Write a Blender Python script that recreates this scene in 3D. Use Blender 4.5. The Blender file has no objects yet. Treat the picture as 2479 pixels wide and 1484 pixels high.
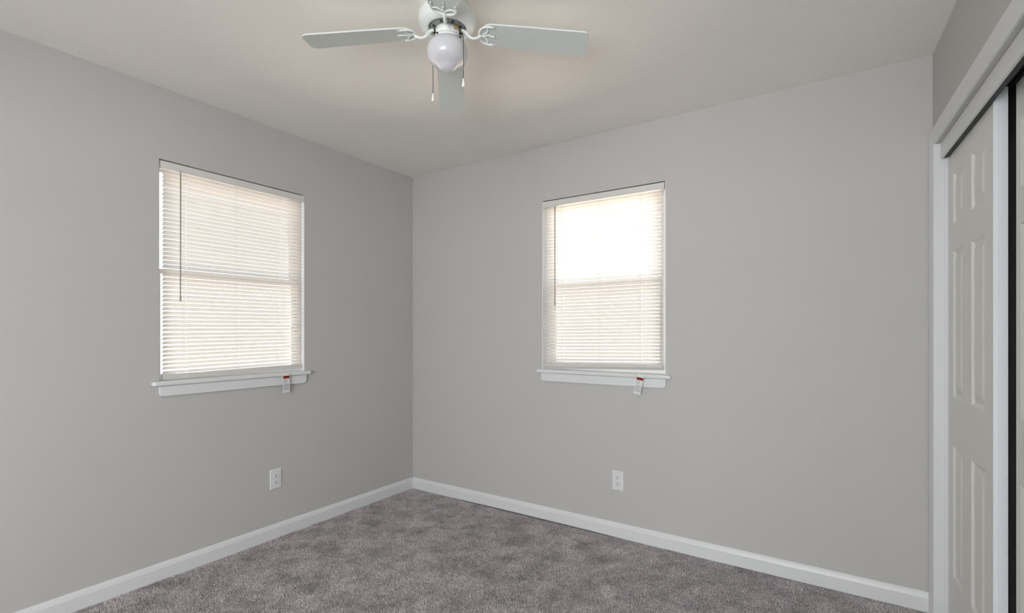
import bpy, math, random
import numpy as np
from mathutils import Vector

# ------------------------------------------------------------------ camera, sky, lights, exposure
S = bpy.context.scene
COL = S.collection
R = math.radians

cam_d = bpy.data.cameras.new('camera')
cam = bpy.data.objects.new('camera', cam_d); COL.objects.link(cam)
cam_d.sensor_fit = 'HORIZONTAL'; cam_d.sensor_width = 36.0
cam_d.lens = 36.0 * 1199.64 / 2479.0
cam_d.shift_y = (802.66 - 742.0) / 2479.0
cam_d.clip_start = 0.02
cam.location = (2.8079, -2.8265, 1.2276)
cam.rotation_euler = (R(90), R(0.0), R(33.50037))
S.camera = cam

W0, H = 3.1463, 2.44            # width along the back wall, ceiling height
YR = -3.40                      # rear wall
SKY = 3.9

world = bpy.data.worlds.new('sky'); S.world = world
world.use_nodes = True
wn = world.node_tree.nodes; wl = world.node_tree.links
bg = wn['Background']
bg.inputs['Color'].default_value = (0.93, 0.97, 1.0, 1)
bg.inputs['Strength'].default_value = SKY


def area_light(name, loc, rot, sx, sy, power, color):
    d = bpy.data.lights.new(name, 'AREA'); d.shape = 'RECTANGLE'
    d.size, d.size_y, d.energy, d.color = sx, sy, power, color
    o = bpy.data.objects.new(name, d); COL.objects.link(o)
    o.location = loc; o.rotation_euler = rot
    return o


# added fill lamps behind the camera, standing in for daylight through the wide opening
area_light('rear_fill_middle', (1.9, -5.0, 1.3), (R(101), 0, 0), 1.1, 1.8, 42, (0.96, 0.985, 1.0))
area_light('rear_fill_right', (3.1, -5.0, 1.3), (R(101), 0, 0), 1.1, 1.8, 88, (0.94, 0.98, 1.0))

# sunshine over the roof: falls on the ground outside and comes in as bounce through the blinds
sun_d = bpy.data.lights.new('sun', 'SUN'); sun_d.energy = 62; sun_d.angle = R(0.5); sun_d.color = (1.0, 0.93, 0.84)
sun = bpy.data.objects.new('sun', sun_d); COL.objects.link(sun); sun.rotation_euler = (R(38), 0, R(-25))

S.view_settings.view_transform = 'Standard'
S.view_settings.look = 'None'
S.view_settings.exposure = -0.06
S.view_settings.gamma = 1.0
S.view_settings.use_curve_mapping = False
S.cycles.max_bounces = 14
S.cycles.diffuse_bounces = 10
S.cycles.transmission_bounces = 8
S.cycles.transparent_max_bounces = 16
S.cycles.use_denoising = True
S.cycles.sample_clamp_indirect = 6.0
S.cycles.caustics_reflective = False
S.cycles.caustics_refractive = False


# ------------------------------------------------------------------ materials
def srgb(r, g, b):
    f = lambda v: (v / 255 / 12.92) if v / 255 <= 0.04045 else ((v / 255 + 0.055) / 1.055) ** 2.4
    return (f(r), f(g), f(b), 1)


def mat(name, color, rough=0.6, bump=0.0, scale=200.0, detail=4, spec=0.3, metal=0.0, var=0.0, vscale=3.0, dist=0.002):
    m = bpy.data.materials.new(name); m.use_nodes = True
    n, l = m.node_tree.nodes, m.node_tree.links
    b = n['Principled BSDF']
    b.inputs['Base Color'].default_value = color
    b.inputs['Roughness'].default_value = rough
    b.inputs['Specular IOR Level'].default_value = spec
    b.inputs['Metallic'].default_value = metal
    tc = n.new('ShaderNodeTexCoord')
    if bump:
        t = n.new('ShaderNodeTexNoise'); t.inputs['Scale'].default_value = scale; t.inputs['Detail'].default_value = detail
        bp = n.new('ShaderNodeBump'); bp.inputs['Strength'].default_value = bump; bp.inputs['Distance'].default_value = dist
        l.new(tc.outputs['Object'], t.inputs['Vector']); l.new(t.outputs['Fac'], bp.inputs['Height'])
        l.new(bp.outputs['Normal'], b.inputs['Normal'])
    if var:
        t2 = n.new('ShaderNodeTexNoise'); t2.inputs['Scale'].default_value = vscale
        hs = n.new('ShaderNodeHueSaturation'); hs.inputs['Color'].default_value = color
        mr = n.new('ShaderNodeMapRange'); mr.inputs['To Min'].default_value = 1 - var; mr.inputs['To Max'].default_value = 1 + var
        l.new(tc.outputs['Object'], t2.inputs['Vector']); l.new(t2.outputs['Fac'], mr.inputs['Value'])
        l.new(mr.outputs['Result'], hs.inputs['Value']); l.new(hs.outputs['Color'], b.inputs['Base Color'])
    return m


M_WALL = mat('grey_wall_paint', (0.535, 0.529, 0.519, 1), 0.75, 0.12, 260, var=0.015, vscale=2)
M_CEIL = mat('textured_ceiling', (0.87, 0.842, 0.808, 1), 0.9, 0.32, 130, detail=3, spec=0.1, var=0.035, vscale=60, dist=0.0035)
M_TRIM = mat('white_trim_paint', (0.74, 0.75, 0.76, 1), 0.35, 0.05, 120, spec=0.4)
M_DOOR = mat('cream_door_paint', (0.80, 0.80, 0.765, 1), 0.5, 0.08, 180)
M_DOOREDGE = mat('daylit_door_edge', (0.86, 0.89, 0.92, 1), 0.45)  # daylight on the door edge is put into this paler, bluer colour
M_VINYL = mat('white_window_vinyl', (0.90, 0.91, 0.92, 1), 0.4)
M_RAIL = mat('white_blind_rail', (0.71, 0.695, 0.67, 1), 0.45)
M_FAN = mat('white_fan_enamel', (0.86, 0.895, 0.875, 1), 0.35, var=0.03, vscale=14)
M_BLADE = mat('pale_grey_fan_blade', (0.60, 0.645, 0.635, 1), 0.5, 0.04, 90, var=0.03, vscale=8)
M_BLADEEDGE = mat('lit_fan_blade_edge', (0.80, 0.83, 0.81, 1), 0.5)  # blade edges coloured lighter than the faces for the light they catch
M_DARK = mat('dark_motor_metal', (0.07, 0.075, 0.07, 1), 0.5, 0.3, 90, metal=0.4)
M_STEEL = mat('dusty_flywheel', (0.27, 0.28, 0.25, 1), 0.55, 0.3, 60, var=0.5, vscale=70)
M_BRASS = mat('brass', (0.55, 0.36, 0.14, 1), 0.35, metal=0.9)
M_CHAIN = mat('dark_bead_chain', (0.05, 0.05, 0.045, 1), 0.4, metal=0.6)
M_KNOB = mat('white_pull_knob', (0.86, 0.87, 0.85, 1), 0.35)
M_PLATE = mat('white_outlet_plastic', (0.74, 0.745, 0.75, 1), 0.35)
M_SLOT = mat('dark_outlet_slot', (0.03, 0.03, 0.03, 1), 0.6)
M_WAND = mat('clear_grey_wand_plastic', (0.42, 0.40, 0.40, 1), 0.3)
M_CORD = mat('white_ladder_cord', (0.80, 0.78, 0.74, 1), 0.7)
M_TAG = mat('white_tag_card', (0.76, 0.76, 0.78, 1), 0.5)
M_RED = mat('red_tag_print', srgb(150, 45, 20), 0.5)
M_INK = mat('grey_tag_print', srgb(120, 118, 132), 0.6)
M_INKRED = mat('dull_red_tag_print', srgb(150, 105, 115), 0.6)
M_INKDARK = mat('dark_red_tag_print', srgb(96, 28, 18), 0.6)
M_CLOSET = mat('closet_interior_paint', (0.40, 0.40, 0.38, 1), 0.9)
M_GROUND = mat('outdoor_ground', (0.46, 0.40, 0.35, 1), 0.9, 0.3, 4, var=0.2, vscale=1.2)
M_TRACK = mat('shaded_closet_track', (0.05, 0.05, 0.05, 1), 0.5, metal=0.5)  # near-black colour carries the shade behind the fascia


def glass_globe():
    m = bpy.data.materials.new('opal_globe_glass'); m.use_nodes = True
    b = m.node_tree.nodes['Principled BSDF']
    b.inputs['Base Color'].default_value = (0.68, 0.68, 0.715, 1)
    b.inputs['Roughness'].default_value = 0.18
    b.inputs['Specular IOR Level'].default_value = 0.5
    b.inputs['Subsurface Weight'].default_value = 0.25
    b.inputs['Subsurface Radius'].default_value = (0.02, 0.02, 0.02)
    return m


def pane_mat():
    m = bpy.data.materials.new('clear_window_glass'); m.use_nodes = True
    n, l = m.node_tree.nodes, m.node_tree.links
    n.remove(n['Principled BSDF'])
    t = n.new('ShaderNodeBsdfTransparent'); t.inputs['Color'].default_value = (0.93, 0.95, 0.94, 1)
    g = n.new('ShaderNodeBsdfGlossy'); g.inputs['Roughness'].default_value = 0.02
    f = n.new('ShaderNodeFresnel'); f.inputs['IOR'].default_value = 1.45
    x = n.new('ShaderNodeMixShader')
    l.new(f.outputs[0], x.inputs[0]); l.new(t.outputs[0], x.inputs[1]); l.new(g.outputs[0], x.inputs[2])
    l.new(x.outputs[0], n['Material Output'].inputs['Surface'])
    return m


def screen_mat():
    m = bpy.data.materials.new('insect_screen_mesh'); m.use_nodes = True
    n, l = m.node_tree.nodes, m.node_tree.links
    b = n['Principled BSDF']; b.inputs['Base Color'].default_value = (0.12, 0.12, 0.12, 1); b.inputs['Roughness'].default_value = 0.7
    t = n.new('ShaderNodeBsdfTransparent')
    x = n.new('ShaderNodeMixShader'); x.inputs[0].default_value = 0.42
    l.new(t.outputs[0], x.inputs[1]); l.new(b.outputs[0], x.inputs[2])
    l.new(x.outputs[0], n['Material Output'].inputs['Surface'])
    return m


def slat_mat():
    m = bpy.data.materials.new('translucent_vinyl_slat'); m.use_nodes = True
    n, l = m.node_tree.nodes, m.node_tree.links
    b = n['Principled BSDF']
    b.inputs['Base Color'].default_value = (0.85, 0.82, 0.79, 1); b.inputs['Roughness'].default_value = 0.45
    tr = n.new('ShaderNodeBsdfTranslucent'); tr.inputs['Color'].default_value = (0.94, 0.895, 0.855, 1)
    x = n.new('ShaderNodeMixShader'); x.inputs[0].default_value = 0.80
    l.new(b.outputs[0], x.inputs[1]); l.new(tr.outputs[0], x.inputs[2])
    l.new(x.outputs[0], n['Material Output'].inputs['Surface'])
    return m


def carpet_mat(name, tuft):
    m = bpy.data.materials.new(name); m.use_nodes = True
    n, l = m.node_tree.nodes, m.node_tree.links
    b = n['Principled BSDF']; b.inputs['Roughness'].default_value = 0.95; b.inputs['Specular IOR Level'].default_value = 0.05
    tc = n.new('ShaderNodeTexCoord')
    big = n.new('ShaderNodeTexNoise'); big.inputs['Scale'].default_value = 7.0; big.inputs['Detail'].default_value = 6; big.inputs['Roughness'].default_value = 0.7
    l.new(tc.outputs['Object'], big.inputs['Vector'])
    fine = n.new('ShaderNodeTexNoise'); fine.inputs['Scale'].default_value = 320; fine.inputs['Detail'].default_value = 2
    l.new(tc.outputs['Object'], fine.inputs['Vector'])
    ramp = n.new('ShaderNodeMapRange'); ramp.inputs['From Min'].default_value = 0.36; ramp.inputs['From Max'].default_value = 0.56
    ramp.inputs['To Min'].default_value = 0.72; ramp.inputs['To Max'].default_value = 1.08
    l.new(big.outputs['Fac'], ramp.inputs['Value'])
    geo = n.new('ShaderNodeNewGeometry')
    r2 = n.new('ShaderNodeMapRange'); r2.inputs['To Min'].default_value = 0.45; r2.inputs['To Max'].default_value = 1.55
    l.new(geo.outputs['Random Per Island'] if tuft else fine.outputs['Fac'], r2.inputs['Value'])
    mul = n.new('ShaderNodeMath'); mul.operation = 'MULTIPLY'
    l.new(ramp.outputs[0], mul.inputs[0]); l.new(r2.outputs[0], mul.inputs[1])
    hs = n.new('ShaderNodeHueSaturation'); hs.inputs['Color'].default_value = (0.64, 0.598, 0.608, 1) if tuft else (0.30, 0.275, 0.28, 1)
    l.new(mul.outputs[0], hs.inputs['Value']); l.new(hs.outputs[0], b.inputs['Base Color'])
    if not tuft:
        bp = n.new('ShaderNodeBump'); bp.inputs['Strength'].default_value = 0.8; bp.inputs['Distance'].default_value = 0.006
        l.new(fine.outputs['Fac'], bp.inputs['Height']); l.new(bp.outputs[0], b.inputs['Normal'])
    return m


M_GLOBE, M_PANE, M_SCREEN, M_SLAT = glass_globe(), pane_mat(), screen_mat(), slat_mat()
M_CARPET, M_TUFT = carpet_mat('grey_carpet_backing', False), carpet_mat('grey_carpet_tufts', True)


# ------------------------------------------------------------------ mesh helpers
class MB:
    """collects shapes given in world coordinates"""
    def __init__(s, f=None):
        s.v, s.f, s.mi, s.sm, s.map = [], [], [], [], f

    def add(s, vs, fs, mi=0, smooth=False):
        o = len(s.v)
        for p in vs:
            s.v.append(Vector(s.map(*p)) if s.map else Vector(p))
        for f in fs:
            s.f.append([o + i for i in f]); s.mi.append(mi); s.sm.append(smooth)
        return s

    def box(s, a, b, mi=0):
        x0, y0, z0 = a; x1, y1, z1 = b
        vs = [(x0, y0, z0), (x1, y0, z0), (x1, y1, z0), (x0, y1, z0), (x0, y0, z1), (x1, y0, z1), (x1, y1, z1), (x0, y1, z1)]
        return s.add(vs, [(0, 3, 2, 1), (4, 5, 6, 7), (0, 1, 5, 4), (1, 2, 6, 5), (2, 3, 7, 6), (3, 0, 4, 7)], mi)

    def sweep(s, prof, path, mi=0, smooth=False, cap=True):
        """prof: list of functions-of-nothing 3D offset pts per path station: path is a list of point lists"""
        n = len(prof) if prof else len(path[0])
        vs = [p for st in path for p in st]; fs = []
        for i in range(len(path) - 1):
            for j in range(n):
                k = (j + 1) % n
                fs.append((i * n + j, i * n + k, (i + 1) * n + k, (i + 1) * n + j))
        if cap:
            fs.append(tuple(range(n))[::-1]); fs.append(tuple((len(path) - 1) * n + j for j in range(n)))
        return s.add(vs, fs, mi, smooth)

    def rings(s, rings, mi=0, smooth=True, cap=True):
        return s.sweep(None, rings, mi, smooth, cap)

    def lathe(s, c, prof, n=40, mi=0, smooth=True, cap=False):
        rs = []
        for r, z in prof:
            rs.append([(c[0] + r * math.cos(2 * math.pi * k / n), c[1] + r * math.sin(2 * math.pi * k / n), c[2] + z) for k in range(n)])
        return s.rings(rs, mi, smooth, cap)

    def tube(s, pts, r, n=8, mi=0, smooth=0):
        pts = [Vector(p) for p in pts]; rs = []
        if smooth:                                               # Catmull-Rom through the given points
            rl = list(r) if isinstance(r, (list, tuple)) else [r] * len(pts); q, qr = [], []
            for i in range(len(pts) - 1):
                a, b, c, d = pts[max(i - 1, 0)], pts[i], pts[i + 1], pts[min(i + 2, len(pts) - 1)]
                for k in range(smooth):
                    t = k / smooth
                    q.append(0.5 * (2 * b + (c - a) * t + (2 * a - 5 * b + 4 * c - d) * t * t + (3 * b - a - 3 * c + d) * t ** 3)); qr.append(rl[i] * (1 - t) + rl[i + 1] * t)
            q.append(pts[-1]); qr.append(rl[-1]); pts, r = q, qr
        for i, p in enumerate(pts):
            t = (pts[min(i + 1, len(pts) - 1)] - pts[max(i - 1, 0)]).normalized()
            a = Vector((0, 0, 1)) if abs(t.z) < 0.9 else Vector((1, 0, 0))
            u = t.cross(a).normalized(); w = t.cross(u)
            rr = r[i] if isinstance(r, (list, tuple)) else r
            rs.append([tuple(p + u * rr * math.cos(2 * math.pi * k / n) + w * rr * math.sin(2 * math.pi * k / n)) for k in range(n)])
        return s.rings(rs, mi, True, True)

    def build(s, name, mats, parent=None, bevel=0.0, origin=None):
        me = bpy.data.meshes.new(name)
        if origin is None:
            if parent is not None:
                origin = Vector(parent['_o'])
            else:
                xs = [p.x for p in s.v]; ys = [p.y for p in s.v]; zs = [p.z for p in s.v]
                origin = Vector(((min(xs) + max(xs)) / 2, (min(ys) + max(ys)) / 2, min(zs)))
        me.from_pydata([tuple(p - origin) for p in s.v], [], s.f)
        for m in (mats if isinstance(mats, (list, tuple)) else [mats]):
            me.materials.append(m)
        for p, mi, sm in zip(me.polygons, s.mi, s.sm):
            p.material_index = mi; p.use_smooth = sm
        import bmesh
        bm = bmesh.new(); bm.from_mesh(me); bmesh.ops.recalc_face_normals(bm, faces=bm.faces); bm.to_mesh(me); bm.free()
        o = bpy.data.objects.new(name, me); COL.objects.link(o)
        o['_o'] = tuple(origin)
        if parent is not None:
            o.parent = parent
            o.location = origin - Vector(parent['_o'])
        else:
            o.location = origin
        if bevel:
            b = o.modifiers.new('bevel', 'BEVEL'); b.width = bevel; b.segments = 2; b.limit_method = 'ANGLE'; b.angle_limit = R(40)
        return o


def thing(name, loc, label, cat, group=None):
    o = bpy.data.objects.new(name, None); COL.objects.link(o); o.location = loc; o['_o'] = tuple(loc)
    o.empty_display_size = 0.1
    o['label'] = label; o['category'] = cat
    if group: o['group'] = group
    return o


def struct(o):
    o['kind'] = 'structure'; return o


# ------------------------------------------------------------------ room shell
TH = 0.14
A = R(2.7)                                                     # the closet wall runs slightly out of square
ES = Vector((math.sin(A), -math.cos(A), 0)); EN = Vector((math.cos(A), math.sin(A), 0)); O0 = Vector((W0, 0, 0))


def CL(s_, n_, z_):                                            # closet wall frame: along the wall, into the closet, up
    return O0 + ES * s_ + EN * n_ + Vector((0, 0, z_))


LU, RU = (-1.748, -0.948), (1.1737, 1.9826)                     # window openings
ZB, ZT = 0.958, 2.084
left = lambda u, n, z: (n, u, z)                               # u along the wall to the right, n into the room
back = lambda u, n, z: (u, -n, z)


def holed(m, u0, u1, h0, h1):
    m.box((u0, -TH, 0 - 0.02), (h0, 0, H)); m.box((h1, -TH, -0.02), (u1, 0, H))
    m.box((h0, -TH, -0.02), (h1, 0, ZB)); m.box((h0, -TH, ZT), (h1, 0, H))


def plane_wall(name, mapf, u0, u1, h0, h1):
    """wall with one window opening as a single closed shell"""
    m = MB(mapf)
    us, zs = [u0, h0, h1, u1], [-0.02, ZB, ZT, H]
    idx = lambda i, j, k: (k * 16) + j * 4 + i
    vs = [(us[i], n, zs[j]) for n in (0, -TH) for j in range(4) for i in range(4)]
    fs = []
    for j in range(3):
        for i in range(3):
            if i == 1 and j == 1: continue
            for k in (0, 1):
                fs.append((idx(i, j, k), idx(i + 1, j, k), idx(i + 1, j + 1, k), idx(i, j + 1, k)))
    for i in range(3):
        fs.append((idx(i, 0, 0), idx(i + 1, 0, 0), idx(i + 1, 0, 1), idx(i, 0, 1)))
        fs.append((idx(i, 3, 0), idx(i + 1, 3, 0), idx(i + 1, 3, 1), idx(i, 3, 1)))
        fs.append((idx(0, i, 0), idx(0, i + 1, 0), idx(0, i + 1, 1), idx(0, i, 1)))
        fs.append((idx(3, i, 0), idx(3, i + 1, 0), idx(3, i + 1, 1), idx(3, i, 1)))
    for a, b in (((1, 1), (2, 1)), ((2, 1), (2, 2)), ((2, 2), (1, 2)), ((1, 2), (1, 1))):
        fs.append((idx(*a, 0), idx(*b, 0), idx(*b, 1), idx(*a, 1)))
    m.add(vs, fs)
    return struct(m.build(name, M_WALL))


plane_wall('wall_left', left, YR, 0.0, *LU)
plane_wall('wall_back', back, -TH, W0 + 0.9, *RU)

# closet wall with its wide opening; s runs from the back corner towards the camera
S0, S1, ZO = 0.050, 1.285, 2.030
SE = (-YR) / math.cos(A)
m = MB(CL)
m.box((0, 0, ZO), (SE, 0.11, H)); m.box((0, 0, -0.02), (S0 - 0.004, 0.11, ZO)); m.box((S1 + 0.004, 0, -0.02), (SE, 0.11, ZO))
struct(m.build('wall_right', M_WALL))
# unseen rear wall; its opening is made wide to let the fill light in
RX0, RX1 = 0.25, 3.20
XE = W0 + math.tan(A) * -YR
m = MB()
m.box((-TH, YR - 0.12, -0.02), (RX0, YR, H)); m.box((RX1, YR - 0.12, -0.02), (XE + 0.15, YR, H)); m.box((RX0, YR - 0.12, 2.10), (RX1, YR, H))
struct(m.build('wall_rear', M_WALL))
m = MB()
m.box((-TH - 0.2, -5.3, H), (4.3, 0.14, H + 0.1))
struct(m.build('ceiling', M_CEIL))
m = MB()
m.box((-TH, -5.3, -0.10), (4.3, 0.14, -0.006))
struct(m.build('floor', M_CARPET))
m = MB()                                                        # next room: end and side walls
m.box((-0.2, -5.32, -0.02), (4.3, -5.22, H)); m.box((-0.2, -5.22, -0.02), (-0.1, YR - 0.12, H)); m.box((4.1, -5.22, -0.02), (4.2, YR - 0.12, H))
struct(m.build('wall_hallway', M_WALL))
m = MB(CL)                                                      # closet shell
m.box((-0.25, 0.72, -0.02), (1.75, 0.78, H)); m.box((1.55, 0.112, -0.02), (1.6, 0.72, H))
struct(m.build('wall_closet', M_CLOSET))
m = MB(); m.box((-14, -14, -0.5), (14, 18, -0.4))
struct(m.build('ground', M_GROUND))


# ------------------------------------------------------------------ carpet pile: one tuft per few millimetres
def smooth_noise(x, y, seed, cell):
    rng = np.random.RandomState(seed); g = rng.rand(128, 128)
    fx, fy = x / cell, -y / cell
    ix, iy = np.floor(fx).astype(int), np.floor(fy).astype(int)
    tx, ty = fx - ix, fy - iy; tx = tx * tx * (3 - 2 * tx); ty = ty * ty * (3 - 2 * ty)
    a = g[ix % 128, iy % 128]; b = g[(ix + 1) % 128, iy % 128]; c = g[ix % 128, (iy + 1) % 128]; d = g[(ix + 1) % 128, (iy + 1) % 128]
    return (a * (1 - tx) + b * tx) * (1 - ty) + (c * (1 - tx) + d * tx) * ty


def carpet_pile():
    rng = np.random.RandomState(7)
    sp = 0.0027
    gx, gy = np.meshgrid(np.arange(0.013, 3.26, sp), np.arange(-2.30, -0.0135, sp))
    x = gx.ravel() + rng.uniform(-0.5, 0.5, gx.size) * sp * 1.3
    y = gy.ravel() + rng.uniform(-0.5, 0.5, gx.size) * sp * 1.3
    k = (x < W0 - 0.004 - 0.047 * y) & (y < -0.013) & (x > 0.0125)
    gap = (y > -0.019) & (x > 0.42) & (x < 1.72)                 # the gap under the back baseboard
    k &= ~gap
    x, y = x[k], y[k]; n = x.size
    lean = 2 * math.pi * (0.6 * smooth_noise(x, y, 1, 0.16) + 0.6 * smooth_noise(x, y, 2, 0.06)) + rng.normal(0, 1.1, n)
    amp = 0.0018 + 0.0030 * smooth_noise(x, y, 3, 0.10)
    ht = 0.0072 + 0.003 * smooth_noise(x, y, 4, 0.09) + rng.normal(0, 0.0010, n)
    edge = np.minimum(x - 0.012, -y - 0.012)
    ht += np.where((x < 0.035), rng.uniform(0, 0.006, n) * smooth_noise(x * 3, y, 5, 0.05), 0)
    th = rng.uniform(0, math.pi, n); w = rng.uniform(0.0010, 0.0019, n)
    co = np.empty((n, 3, 3), np.float32)
    dx, dy = np.cos(th) * w, np.sin(th) * w
    z0 = -0.008
    co[:, 0] = np.stack([x - dx, y - dy, np.full(n, z0)], 1)
    co[:, 1] = np.stack([x + dx, y + dy, np.full(n, z0)], 1)
    lx = np.cos(lean) * amp; ly = np.sin(lean) * amp
    tx = np.maximum(x + lx, 0.0125); ty = np.minimum(y + ly, -0.0125)
    co[:, 2] = np.stack([tx, ty, z0 + ht], 1)
    me = bpy.data.meshes.new('carpet_pile')
    me.vertices.add(n * 3); me.loops.add(n * 3); me.polygons.add(n)
    me.vertices.foreach_set('co', co.ravel())
    me.loops.foreach_set('vertex_index', np.arange(n * 3, dtype=np.int32))
    me.polygons.foreach_set('loop_start', np.arange(0, n * 3, 3, dtype=np.int32))
    me.polygons.foreach_set('loop_total', np.full(n, 3, np.int32))
    me.update(calc_edges=True)
    me.materials.append(M_TUFT)
    o = bpy.data.objects.new('carpet_pile', me); COL.objects.link(o)
    o['kind'] = 'stuff'; o['label'] = 'mottled grey plush carpet pile covering the bedroom floor'; o['category'] = 'carpet'


carpet_pile()

# ------------------------------------------------------------------ baseboards
def baseboard(name, mapf, u0, u1, lift=None):
    m = MB(mapf); st = []
    N = 60
    for i in range(N + 1):
        u = u0 + (u1 - u0) * i / N
        zb = lift(u) if lift else -0.006
        st.append([(u, 0.0, zb), (u, 0.0125, zb), (u, 0.0125, 0.058), (u, 0.0105, 0.0645), (u, 0.0102, 0.0655), (u, 0.0085, 0.0705), (u, 0.0055, 0.0770), (u, 0.0022, 0.0825), (u, 0.0, 0.083)])
    m.rings(st, 0, False, True)
    return struct(m.build(name, M_TRIM))


baseboard('baseboard_left', left, YR, 0.0)
baseboard('baseboard_back', back, 0.0125, W0 - 0.013, lambda u: -0.004 + 0.0075 * max(0.0, math.sin(math.pi * min(1, max(0, (u - 0.30) / 1.5)))) )


# ------------------------------------------------------------------ windows
def window(name, mapf, u0, u1, ups, fw, sw):
    c = mapf((u0 + u1) / 2, 0, ZB)
    m = MB(mapf); t = 0.004; d0, d1 = -0.1355, -0.0035              # white jamb lining = the window's root mesh
    m.box((u0, d0, ZB), (u0 + t, d1, ZT)); m.box((u1 - t, d0, ZB), (u1, d1, ZT)); m.box((u0 + t, d0, ZT - t), (u1 - t, -0.034, ZT))
    root = struct(m.build(name, M_VINYL))
    m = MB(mapf); a, b = -0.135, -0.062                # vinyl frame
    i0, i1, k0, k1 = u0 + t, u1 - t, ZB + 0.02, ZT - t
    m.box((i0, a, k0), (i0 + fw, b, k1)); m.box((i1 - fw, a, k0), (i1, b, k1)); m.box((i0 + fw, a, k1 - fw), (i1 - fw, b, k1)); m.box((i0 + fw, a, k0), (i1 - fw, b, k0 + fw))
    m.build('window_frame', M_VINYL, root)
    zm = 1.535
    for (n0, n1, z0, z1) in ((-0.128, -0.103, zm - 0.012, k1 - fw), (-0.098, -0.073, k0 + fw, zm + 0.012)):
        g = MB(mapf); s0, s1 = i0 + fw, i1 - fw
        g.box((s0, n0, z0), (s0 + sw, n1, z1)); g.box((s1 - sw, n0, z0), (s1, n1, z1)); g.box((s0 + sw, n0, z1 - (0.024 if z1 < 1.7 else sw)), (s1 - sw, n1, z1)); g.box((s0 + sw, n0, z0), (s1 - sw, n1, z0 + (0.024 if z0 > 1.3 else sw)))
        sash = g.build('sash', M_VINYL, root)
        p = MB(mapf); p.box((s0 + sw - 0.004, (n0 + n1) / 2 - 0.002, z0 + 0.020), (s1 - sw + 0.004, (n0 + n1) / 2 + 0.002, z1 - 0.020))
        p.build('glass_pane', M_PANE, sash)
    p = MB(mapf); nz = -0.1335; z1 = (k1 - fw) if ups else zm
    p.add([(i0 + fw, nz, k0 + fw), (i1 - fw, nz, k0 + fw), (i1 - fw, nz, z1), (i0 + fw, nz, z1)], [(0, 1, 2, 3)])
    p.build('insect_screen', M_SCREEN, root)
    # stool (inner sill board with horns) and the apron with rounded lower corners
    m = MB(mapf); z0, z1 = ZB + 0.001, ZB + 0.024
    o = [(u0 - 0.034, 0.0), (u0 - 0.034, 0.020), (u0 - 0.027, 0.030), (u1 + 0.027, 0.030), (u1 + 0.034, 0.020), (u1 + 0.034, 0.0), (u1 - 0.001, 0.0), (u1 - 0.001, -0.066), (u0 + 0.001, -0.066), (u0 + 0.001, 0.0)]
    m.rings([[(u, n, z0) for u, n in o], [(u, n, z1) for u, n in o]], 0, False, True)
    m.build('window_stool', M_TRIM, root, 0.006)
    m = MB(mapf); pts = []; ua, ub, za, zb = u0 - 0.002, u1 + 0.006, 0.905, ZB; r = 0.022
    pts += [(ua, zb)]
    pts += [(ua + r - r * math.cos(x), za + r - r * math.sin(x)) for x in [R(15 * i) for i in range(7)]]
    pts += [(ub - r + r * math.sin(x), za + r - r * math.cos(x)) for x in [R(15 * i) for i in range(7)]]
    pts += [(ub, zb)]
    m.rings([[(u, 0.0, z) for u, z in pts], [(u, 0.016, z) for u, z in pts]], 0, False, True)
    m.build('window_apron', M_TRIM, root, 0.004)
    return root


window('window_1', left, *LU, True, 0.014, 0.018)  # full-height screen added on this window to dim its daylight
window('window_2', back, *RU, False, 0.022, 0.030)


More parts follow.
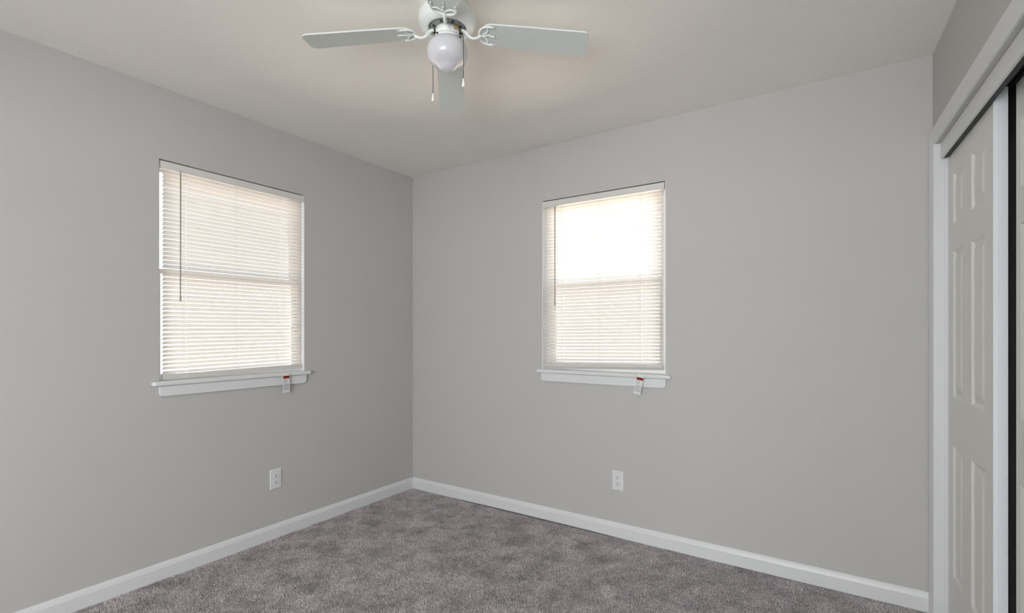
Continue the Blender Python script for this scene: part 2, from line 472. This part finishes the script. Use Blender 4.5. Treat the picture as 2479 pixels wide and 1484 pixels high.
# ------------------------------------------------------------------ mini blinds
def blind(mapf, u0, u1, s0, s1, ladders, wand_u, wand_z, rail, tag_u, tag_tilt, rise, roll, label, taglabel):
    base = mapf((u0 + u1) / 2, -0.02, ZB + 0.026)
    root = thing('window_blind', base, label, 'blind', 'white mini blinds in the windows')
    m = MB(mapf)                                                # headrail: U channel with rolled lips
    h0, h1, zt, zb = u0 + 0.0075, u1 - 0.0075, ZT - 0.0075, ZT - 0.044
    prof = [(0.002, zb), (0.003, zb + 0.003), (0.002, zt - 0.003), (0.003, zt), (-0.001, zt), (-0.001, zb + 0.002), (-0.028, zb + 0.002), (-0.028, zt), (-0.030, zt), (-0.030, zb)]
    m.rings([[(u, n, z) for n, z in prof] for u in (h0, h1)], 0, False, True)
    m.box((h0, -0.029, zb + 0.001), (h0 + 0.0015, 0.0005, zt - 0.001)); m.box((h1 - 0.0015, -0.029, zb + 0.001), (h1, 0.0005, zt - 0.001))
    m.build('headrail', M_RAIL, root)
    zr0 = rail                                                   # bottom rail bottom
    pitch = 0.0213; th = R(39); w = 0.0125; nc = -0.018
    ztop = zb - 0.014; zlow = zr0 + 0.036
    cnt = int(round((ztop - zlow) / pitch)); pitch = (ztop - zlow) / cnt
    m = MB(mapf); rng = random.Random(int(u0 * 1000))
    holes = [ladders[0], ladders[2]]
    for k in range(cnt + 1):
        z = ztop - k * pitch; dth = rng.uniform(-0.025, 0.025) + (0.10 if k < 3 else 0)
        dz0, dz1 = rng.uniform(-0.0006, 0.0006), rng.uniform(-0.0006, 0.0006)
        a = th + dth
        hw = 0.0035; dz1 += rise * (k / cnt) ** 3
        cuts = sorted([s0] + [h + e for h in holes for e in (-hw, hw)] + [s1])
        rows = []
        for j in (-1.0, -0.5, -0.16, 0.16, 0.5, 1.0):
            cmb = 0.0020 * (1 - j * j)
            nn = nc + j * w * math.cos(a) - cmb * math.sin(a) * 1.0
            zz = j * w * math.sin(a) + cmb * math.cos(a)
            rows.append((nn, zz))
        vs, fs = [], []
        for u in cuts:
            q = (u - s0) / (s1 - s0)
            for nn, zz in rows: vs.append((u, nn, z + zz + dz0 * (1 - q) + dz1 * q))
        for i in range(len(cuts) - 1):
            hole = i in (1, 3)
            for j in range(5):
                if hole and j == 2: continue
                fs.append((i * 6 + j, (i + 1) * 6 + j, (i + 1) * 6 + j + 1, i * 6 + j + 1))
        m.add(vs, fs, 0, True)
    m.build('slats', M_SLAT, root)
    m = MB(mapf)                                                # bottom rail, hanging slightly rotated
    cz = zr0 + 0.0135; rr = R(roll)
    rp = [(-0.0125, -0.007), (-0.0125, 0.006), (-0.009, 0.0085), (0.009, 0.0085), (0.0125, 0.006), (0.0125, -0.007)]
    rp = [(nc + 0.003 + n * math.cos(rr) - z * math.sin(rr), cz + n * math.sin(rr) + z * math.cos(rr)) for n, z in rp]
    lift = lambda u: rise * (u - s0) / (s1 - s0)
    m.rings([[(u, n, z + lift(u)) for n, z in rp] for u in (s0, s1)], 0, False, True)
    brail = m.build('bottom_rail', M_RAIL, root, 0.001)
    for u in ladders:                                           # clips that hold the ladder ends
        m = MB(mapf); q = [(n + (0.0012 if n > nc + 0.003 else -0.0012), z + (0.001 if z > cz else -0.001)) for n, z in rp]
        m.rings([[(uu, n, z + lift(uu)) for n, z in q] for uu in (u - 0.008, u + 0.008)], 0, False, True)
        m.build('rail_clip', M_PLATE, brail)
    for u in ladders:
        m = MB(mapf)
        m.tube([(u - 0.0065, nc + 0.0128, zb), (u - 0.0065, nc + 0.0128, zr0 + 0.02)], 0.0006, 5)
        m.tube([(u - 0.0065, nc - 0.0128, zb), (u - 0.0065, nc - 0.0128, zr0 + 0.02)], 0.0006, 5)
        m.build('ladder_cord', M_CORD, root)
    m = MB(mapf)                                                # tilt wand
    n0 = 0.016
    m.tube([(wand_u, 0.004, zb + 0.006), (wand_u, 0.012, zb + 0.002), (wand_u, n0, zb - 0.012)], 0.0016, 6)
    m.tube([(wand_u, n0, zb - 0.008), (wand_u - 0.001, n0, wand_z + 0.03), (wand_u - 0.001, n0, wand_z + 0.028), (wand_u - 0.001, n0, wand_z)], [0.0033, 0.0033, 0.0042, 0.0042], 6)
    m.build('tilt_wand', M_WAND, root)
    # warning tag hanging over the edge of the stool
    c, s = math.cos(tag_tilt), math.sin(tag_tilt); uc, zc = tag_u, ZB + 0.0255
    hw, L = 0.0215, 0.122

    def tg(a, d, n):                                             # a across, d down from the stool edge
        return mapf(uc + a * c - d * s, n, zc - d * c - a * s * 0.6)
    m = MB(); nf = 0.0335
    bend = lambda d: nf + 0.0045 * math.sin(min(1, max(0, d / L)) * math.pi) + (0.010 * max(0, d - 0.03) if tag_tilt else 0.012 * max(0, d - 0.03))
    ds = [0.002, 0.012, 0.03, 0.05, 0.075, 0.10, L]
    vs = []
    for d in ds:
        for a in (-hw, hw):
            vs.append(tg(a, d, bend(d)))
    for d in ds:
        for a in (-hw, hw):
            vs.append(tg(a, d, bend(d) - 0.0006))
    k = len(ds) * 2
    fs = [(2 * i, 2 * i + 1, 2 * i + 3, 2 * i + 2) for i in range(len(ds) - 1)] + [(k + 2 * i, k + 2 * i + 2, k + 2 * i + 3, k + 2 * i + 1) for i in range(len(ds) - 1)]
    fs += [(2 * i, 2 * i + 2, k + 2 * i + 2, k + 2 * i) for i in range(len(ds) - 1)] + [(2 * i + 1, k + 2 * i + 1, k + 2 * i + 3, 2 * i + 3) for i in range(len(ds) - 1)]
    fs += [(0, k, k + 1, 1), (k - 2, k - 1, 2 * k - 1, 2 * k - 2)]
    m.add(vs, fs, 0)
    # folded top leaf that runs back over the stool to the bottom rail
    m.add([tg(-hw * 0.55, 0.002, nf), tg(hw * 0.55, 0.002, nf), mapf(uc + hw * 0.5, nc + 0.012, ZB + 0.0275), mapf(uc - hw * 0.5, nc + 0.012, ZB + 0.0275)], [(0, 1, 2, 3)], 0)

    def band(a0, a1, d0, d1, mi, off=0.0005):
        ss = max(1, int((d1 - d0) / 0.004)); vs2 = []
        for i in range(ss + 1):
            d = d0 + (d1 - d0) * i / ss
            vs2 += [tg(a0, d, bend_lin(d) + off), tg(a1, d, bend_lin(d) + off)]
        m.add(vs2, [(2 * i, 2 * i + 1, 2 * i + 3, 2 * i + 2) for i in range(ss)], mi)

    def bend_lin(d):
        for i in range(len(ds) - 1):
            if d <= ds[i + 1]:
                q = (d - ds[i]) / (ds[i + 1] - ds[i]); return bend(ds[i]) * (1 - q) + bend(ds[i + 1]) * q
        return bend(L)
    band(-hw + 0.0015, hw - 0.0015, 0.0215, 0.0375, 1)
    for a0, a1 in ((-0.0165, -0.013), (-0.0115, -0.0085), (-0.0065, -0.004), (-0.0025, 0.0005), (0.002, 0.005), (0.0065, 0.0105), (0.0125, 0.0155)):
        band(a0, a1, 0.027, 0.0325, 4, 0.0008)
    pc = (-0.006, 0.0515)
    for i in range(20):                                          # prohibition circle and slash
        x0, x1 = 2 * math.pi * i / 20, 2 * math.pi * (i + 1) / 20
        q = [(pc[0] + r * math.cos(x), pc[1] + r * math.sin(x)) for r, x in ((0.0105, x0), (0.0105, x1), (0.0088, x1), (0.0088, x0))]
        m.add([tg(a, d, bend_lin(d) + 0.0006) for a, d in q], [(0, 1, 2, 3)], 3)
    q = [(pc[0] - 0.006, pc[1] + 0.0048), (pc[0] - 0.0048, pc[1] + 0.006), (pc[0] + 0.006, pc[1] - 0.0048), (pc[0] + 0.0048, pc[1] - 0.006)]
    m.add([tg(a, d, bend_lin(d) + 0.0006) for a, d in q], [(0, 1, 2, 3)], 3)
    rng2 = random.Random(5)
    for i in range(7):                                           # small print lines
        d = 0.070 + i * 0.0055; a = -hw + 0.004
        while a < hw - 0.006:
            ln = rng2.uniform(0.003, 0.008); e = min(a + ln, hw - 0.004)
            band(a, e, d, d + 0.0022, 2, 0.0006); a = e + 0.0014
    t = m.build('warning_tag', [M_TAG, M_RED, M_INK, M_INKRED, M_INKDARK], root)
    t['label'] = taglabel
    return root


blind(left, LU[0], LU[1], -1.7230, -0.9590, (-1.617, -1.357, -1.098), -1.657, 1.382, ZB + 0.0275, -1.094, 0.0, 0.0135, 62,
      'white mini blind in the left window, bottom rail hanging almost down to the sill', 'small white hanging card with a red band')
blind(back, RU[0], RU[1], 1.1905, 1.9630, (1.322, 1.580, 1.838), 1.279, 1.394, ZB + 0.0285, 1.853, R(13), 0.020, 42,
      'white mini blind in the right window, its upper half glowing brightest', 'small white card with a red band, hanging crooked')

# ------------------------------------------------------------------ closet: trim, fascia, doors
m = MB(CL)                                                      # far jamb and casing (casing runs into the corner)
m.box((S0 - 0.004, 0.0, -0.006), (S0 + 0.004, 0.11, ZO))
m.rings([[(0.002, 0, z), (0.002, -0.0135, z), (0.010, -0.016, z), (0.022, -0.015, z), (0.040, -0.011, z), (0.050, -0.009, z), (0.056, -0.006, z), (0.056, 0, z)] for z in (-0.006, ZO + 0.062)], 0, False, True)
m.box((S0 + 0.004, 0.030, -0.006), (S0 + 0.009, 0.040, 1.960))
struct(m.build('trim_1', M_TRIM))
m = MB(CL)                                                      # head casing
m.rings([[(s_, 0, ZO + 0.062), (s_, -0.0135, ZO + 0.062), (s_, -0.016, ZO + 0.054), (s_, -0.015, ZO + 0.040), (s_, -0.011, ZO + 0.018), (s_, -0.009, ZO + 0.008), (s_, -0.006, ZO + 0.0), (s_, 0, ZO)] for s_ in (0.057, S1 + 0.062)], 0, False, True)
struct(m.build('trim_2', M_TRIM))
m = MB(CL)                                                      # near jamb and casing
m.box((S1 - 0.004, 0.0, -0.006), (S1 + 0.004, 0.11, ZO)); m.box((S1, -0.014, -0.006), (S1 + 0.057, 0, ZO - 0.001))
struct(m.build('trim_3', M_TRIM, None, 0.003))
m = MB(CL)                                                      # fascia board that hides the sliding track
m.box((S0 + 0.005, 0.016, 1.962), (S1 - 0.005, 0.024, ZO - 0.001))
struct(m.build('trim_4', M_TRIM, None, 0.001))
m = MB(CL)  # sliding track; its dark front box makes the shade under the fascia
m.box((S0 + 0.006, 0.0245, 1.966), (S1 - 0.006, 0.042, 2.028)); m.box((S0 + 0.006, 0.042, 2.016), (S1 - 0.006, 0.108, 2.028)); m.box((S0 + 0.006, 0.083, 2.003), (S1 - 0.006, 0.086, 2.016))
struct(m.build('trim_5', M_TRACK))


def closet_door(s0, s1, n0, th, z0, z1, cols, label):
    root = thing('closet_door', CL((s0 + s1) / 2, n0 + th / 2, z0), label, 'door', 'sliding closet doors'); root['kind'] = 'thing'
    rows = [(0.215, 0.757), (0.957, 1.560), (1.672, 1.880)]
    m = MB(CL)
    us = [s0] + [c for cc in cols for c in cc] + [s1]; zs = [z0] + [r for rr in rows for r in rr] + [z1]
    nu, nz = len(us), len(zs)
    idx = lambda i, j: j * nu + i
    vs = [(u, n0, z) for z in zs for u in us]; fs = []; d = 0.008; bw = 0.012
    for j in range(nz - 1):
        for i in range(nu - 1):
            if i % 2 == 1 and j % 2 == 1: continue
            fs.append((idx(i, j), idx(i + 1, j), idx(i + 1, j + 1), idx(i, j + 1)))
    m.add(vs, fs)
    for (a, b) in cols:                                         # sloped sticking around each panel
        for (c, e) in rows:
            o = [(a, c), (b, c), (b, e), (a, e)]; q = [(a + bw, c + bw), (b - bw, c + bw), (b - bw, e - bw), (a + bw, e - bw)]
            m.add([(u, n0, z) for u, z in o] + [(u, n0 + d, z) for u, z in q], [(k, (k + 1) % 4, 4 + (k + 1) % 4, 4 + k) for k in range(4)])
    nb = n0 + th
    m.add([(s0, n0, z0), (s1, n0, z0), (s1, n0, z1), (s0, n0, z1), (s0, nb, z0), (s1, nb, z0), (s1, nb, z1), (s0, nb, z1)],
          [(0, 1, 5, 4), (3, 2, 6, 7), (0, 3, 7, 4), (4, 5, 6, 7)])
    m.build('door_slab', M_DOOR, root)
    for (a, b) in cols:
        for (c, e) in rows:
            p = MB(CL); a1, b1, c1, e1 = a + bw, b - bw, c + bw, e - bw; g = 0.006; w2 = 0.022
            lv = [(0.0, d + 0.0002), (g, d + 0.0002), (g + w2, 0.0015)]
            rs = [[(u, n0 + dn, z) for u, z in ((a1 + q, c1 + q), (b1 - q, c1 + q), (b1 - q, e1 - q), (a1 + q, e1 - q))] for q, dn in lv]
            p.rings(rs, 0, False, False)
            p.add(rs[-1], [(0, 1, 2, 3)])
            p.build('raised_panel', M_DOOR, root)
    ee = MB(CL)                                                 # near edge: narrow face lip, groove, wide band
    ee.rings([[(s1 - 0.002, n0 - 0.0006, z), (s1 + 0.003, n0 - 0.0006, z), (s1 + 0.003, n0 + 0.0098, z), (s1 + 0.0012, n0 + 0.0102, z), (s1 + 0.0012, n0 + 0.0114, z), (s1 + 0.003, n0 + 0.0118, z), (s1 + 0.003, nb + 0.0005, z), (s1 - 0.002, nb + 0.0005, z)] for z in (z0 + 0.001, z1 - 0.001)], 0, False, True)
    e = ee.build('edge_strip', M_DOOREDGE, root); e['label'] = 'edge of the door, coloured brighter as if daylit'
    return root


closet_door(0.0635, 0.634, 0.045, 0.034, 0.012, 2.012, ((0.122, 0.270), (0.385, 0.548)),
            'cream six panel sliding closet door at the back corner, its daylit edge showing')
closet_door(0.668, 1.276, 0.090, 0.034, 0.012, 2.002, ((0.706, 0.868), (0.990, 1.150)),  # starts past the first door; the open gap stands in for stile shade
            'cream panelled sliding closet door at the far right, past the dark strip of shade')


# ------------------------------------------------------------------ outlets
def outlet(mapf, u, z, label):
    root = thing('wall_outlet', mapf(u, 0, z - 0.0575), label, 'outlet', 'white duplex outlets')
    m = MB(mapf); hu, hz = 0.0365, 0.059
    m.rings([[(u + a * (hu - i), n, z + b * (hz - i)) for a, b in ((-1, -1), (1, -1), (1, 1), (-1, 1))] for n, i in ((0.0, 0), (0.003, 0.0), (0.0062, 0.004))], 0, False, True)
    m.build('cover_plate', M_PLATE, root, 0.0012)
    for dz in (0.0195, -0.0195):
        m = MB(mapf); pts = []
        for k in range(28):
            x = 2 * math.pi * k / 28; pts.append((0.0172 * math.cos(x), max(-0.0135, min(0.0135, 0.0172 * math.sin(x)))))
        m.rings([[(u + a, 0.006, z + dz + b) for a, b in pts], [(u + a * 0.97, 0.0085, z + dz + b * 0.97) for a, b in pts]], 0, False, True)
        rc = m.build('receptacle', M_PLATE, root)
        m = MB(mapf); f = 0.0086
        m.box((u - 0.0075, f - 0.001, z + dz - 0.001), (u - 0.0050, f, z + dz + 0.008)); m.box((u + 0.0050, f - 0.001, z + dz), (u + 0.0072, f, z + dz + 0.007))
        g = [(0.0030 * math.cos(R(30 * k)), 0.0030 * math.sin(R(30 * k))) for k in range(12)]
        m.rings([[(u + a, f - 0.001, z + dz - 0.0072 + b) for a, b in g], [(u + a, f, z + dz - 0.0072 + b) for a, b in g]], 0, False, True)
        m.build('socket_slots', M_SLOT, rc)
    m = MB(mapf); g = [(0.0030 * math.cos(R(30 * k)), 0.0030 * math.sin(R(30 * k))) for k in range(12)]
    m.rings([[(u + a, 0.006, z + b) for a, b in g], [(u + a * 0.7, 0.0075, z + b * 0.7) for a, b in g]], 0, False, True)
    m.build('screw', M_PLATE, root)


outlet(left, -1.1405, 0.3495, 'white duplex wall outlet below the left window')
outlet(back, 1.6985, 0.3345, 'white duplex wall outlet below the right window')

# ------------------------------------------------------------------ ceiling fan
FX, FY = 1.579, -1.409
fan = thing('ceiling_fan', (FX, FY, H), 'white four blade ceiling fan with an opal globe light', 'fan')
m = MB()
m.lathe((FX, FY, H), [(0.0, -0.0005), (0.090, -0.0005), (0.092, -0.006), (0.096, -0.020), (0.104, -0.026), (0.107, -0.034), (0.107, -0.056), (0.104, -0.066), (0.094, -0.074), (0.080, -0.079), (0.072, -0.080), (0.070, -0.076), (0.068, -0.060), (0.0, -0.060)], 56)
m.build('motor_housing', M_FAN, fan)
m = MB()
m.lathe((FX, FY, H), [(0.0, -0.062), (0.0665, -0.062), (0.0665, -0.070), (0.060, -0.076), (0.050, -0.078), (0.0, -0.078)], 40)
fw = m.build('flywheel', M_STEEL, fan)
for k in range(8):
    x = 2 * math.pi * (k + 0.35) / 8
    m = MB(); m.lathe((FX + 0.054 * math.cos(x), FY + 0.054 * math.sin(x), H), [(0.0, -0.0755), (0.005, -0.0755), (0.005, -0.0815), (0.0, -0.083)], 10)
    m.build('flywheel_screw', M_DARK, fw)
m = MB()
m.lathe((FX, FY, H), [(0.0, -0.078), (0.040, -0.078), (0.0435, -0.080), (0.0435, -0.100), (0.0405, -0.102), (0.0405, -0.106), (0.0465, -0.108), (0.0465, -0.118), (0.044, -0.121), (0.0, -0.121)], 40)
sh = m.build('switch_housing', M_FAN, fan)
for ang in (-98, 22, 142):
    x = R(ang)
    m = MB(); m.tube([(FX + r * math.cos(x), FY + r * math.sin(x), H - 0.113) for r in (0.0455, 0.0535)], 0.0028, 8)
    m.build('thumb_screw', M_CHAIN, sh)
m = MB(); x = R(-9)
m.tube([(FX + r * math.cos(x), FY + r * math.sin(x), H - 0.090) for r in (0.042, 0.053)], 0.0055, 10)
m.tube([(FX + r * math.cos(x), FY + r * math.sin(x), H - 0.090) for r in (0.053, 0.059)], 0.0035, 10)
b = m.build('chain_bushing', M_BRASS, sh); b['label'] = 'small brass chain bushing'
m = MB(); x = R(175)
m.tube([(FX + r * math.cos(x), FY + r * math.sin(x), H - 0.092) for r in (0.042, 0.054)], 0.005, 10)
m.build('chain_bushing', M_DARK, sh)
m = MB()
m.lathe((FX, FY, H), [(0.043, -0.116), (0.048, -0.120), (0.060, -0.127), (0.070, -0.139), (0.0755, -0.154), (0.0765, -0.168), (0.0745, -0.182), (0.069, -0.195), (0.059, -0.2055), (0.049, -0.212), (0.041, -0.2165), (0.035, -0.222), (0.028, -0.229), (0.016, -0.2345), (0.0, -0.236)], 56)
m.build('globe_shade', M_GLOBE, fan)

A0 = 35.8; P = R(9.4); ZI = H - 0.092


def pol(ang, r, t, z):
    c, s = math.cos(ang), math.sin(ang)
    return (FX + r * c - t * s, FY + r * s + t * c, z)


for k in range(4):
    ang = R(A0 + 90 * k + (2.3 if k == 1 else (-2.5 if k == 2 else 0)))
    droop = math.tan(R(8.6 if k == 1 else 4.4))
    zf = lambda r, t: ZI - droop * (r - 0.12) - math.tan(P) * t
    out = []                                                    # blade outline (r, t)
    out += [(0.128 + 0.034 * (1 - math.sin(x)), -0.046 + 0.0 - 0.0 + 0.046 * (1 - math.cos(x)) * 0 - 0.0) for x in []]
    half = [(0.124, 0.0), (0.126, 0.016), (0.132, 0.031), (0.144, 0.044), (0.160, 0.051), (0.30, 0.056), (0.42, 0.058), (0.500, 0.0605), (0.514, 0.059), (0.522, 0.053), (0.527, 0.045), (0.529, 0.030)]
    out = [(r, t) for r, t in half] + [(r, -t) for r, t in half[::-1][:-1]]
    m = MB()
    top = [pol(ang, r, t, zf(r, t) + 0.0028) for r, t in out]; bot = [pol(ang, r, t, zf(r, t) - 0.0028) for r, t in out]
    n = len(out)
    m.add(top + bot, [tuple(range(n)), tuple(range(n, 2 * n))], 0)
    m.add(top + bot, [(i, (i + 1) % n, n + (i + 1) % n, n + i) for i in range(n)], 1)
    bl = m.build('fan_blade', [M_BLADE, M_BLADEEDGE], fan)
    m = MB()                                                    # blade iron: curved arm, then a forked plate under the blade
    arm = [(0.052, H - 0.080), (0.062, H - 0.083), (0.072, H - 0.092), (0.083, H - 0.1045), (0.096, H - 0.1100), (0.110, H - 0.1080), (0.124, H - 0.1000)]
    m.tube([pol(ang, r, 0, z) for r, z in arm], [0.0060, 0.0060, 0.0056, 0.0052, 0.0050, 0.0050, 0.0048], 12, 0, 5)
    low = lambda r, t: zf(r, t) - 0.0050
    for sg in (1, -1):
        pts = [(0.118, 0.0), (0.121, 0.018 * sg), (0.130, 0.034 * sg), (0.146, 0.042 * sg), (0.166, 0.043 * sg), (0.178, 0.041 * sg)]
        m.tube([pol(ang, r, t, low(r, t)) for r, t in pts], [0.0046, 0.0042, 0.0038, 0.0036, 0.0036, 0.0026], 10, 0, 5)
    pts = [(0.118, 0), (0.135, 0.004), (0.150, -0.004), (0.168, 0.002), (0.186, 0.0)]
    m.tube([pol(ang, r, t, low(r, t)) for r, t in pts], [0.0042, 0.0034, 0.0032, 0.0032, 0.0026], 10, 0, 5)
    for sg in (1, -1):
        pts = [(0.134, 0.004 * sg), (0.146, 0.014 * sg), (0.152, 0.026 * sg), (0.148, 0.040 * sg)]
        m.tube([pol(ang, r, t, low(r, t)) for r, t in pts], 0.0026, 8, 0, 4)
    iron = m.build('blade_iron', M_FAN, fan)
    for r, t in ((0.172, 0.042), (0.172, -0.042), (0.180, 0.0)):
        m = MB(); c0 = pol(ang, r, t, low(r, t)); m.lathe(c0, [(0.0, 0.002), (0.0038, 0.001), (0.0034, -0.0022), (0.0, -0.0032)], 12)
        m.build('screw', M_STEEL, iron)


def pull_chain(path, zk, label):
    m = MB(); m.tube(path, 0.0011, 6)
    ch = m.build('pull_chain', M_CHAIN, fan); ch['label'] = label
    x, y, _ = path[-1]
    m = MB(); m.lathe((x, y, zk), [(0.0, 0.0305), (0.0022, 0.030), (0.003, 0.026), (0.0052, 0.010), (0.0058, 0.004), (0.0048, 0.0), (0.0, -0.0005)], 14)
    kb = m.build('pull_knob', M_KNOB, ch); kb['label'] = 'white tapered pull'


pull_chain([pol(R(-9), 0.059, 0, H - 0.090), pol(R(-8), 0.066, 0, H - 0.096), pol(R(-6), 0.073, 0, H - 0.112), pol(R(-3), 0.0795, 0, H - 0.135), pol(R(-3), 0.0805, 0, H - 0.16), pol(R(-3), 0.0805, 0, H - 0.288)], H - 0.317, 'dark chain in front of the globe')
pull_chain([pol(R(175), 0.054, 0, H - 0.092), pol(R(175), 0.066, 0, H - 0.098), pol(R(175), 0.078, 0, H - 0.13), pol(R(175), 0.0795, 0, H - 0.16), pol(R(175), 0.0795, 0, H - 0.296)], H - 0.325, 'dark chain beside the globe')

for o in bpy.data.objects:
    if '_o' in o: del o['_o']
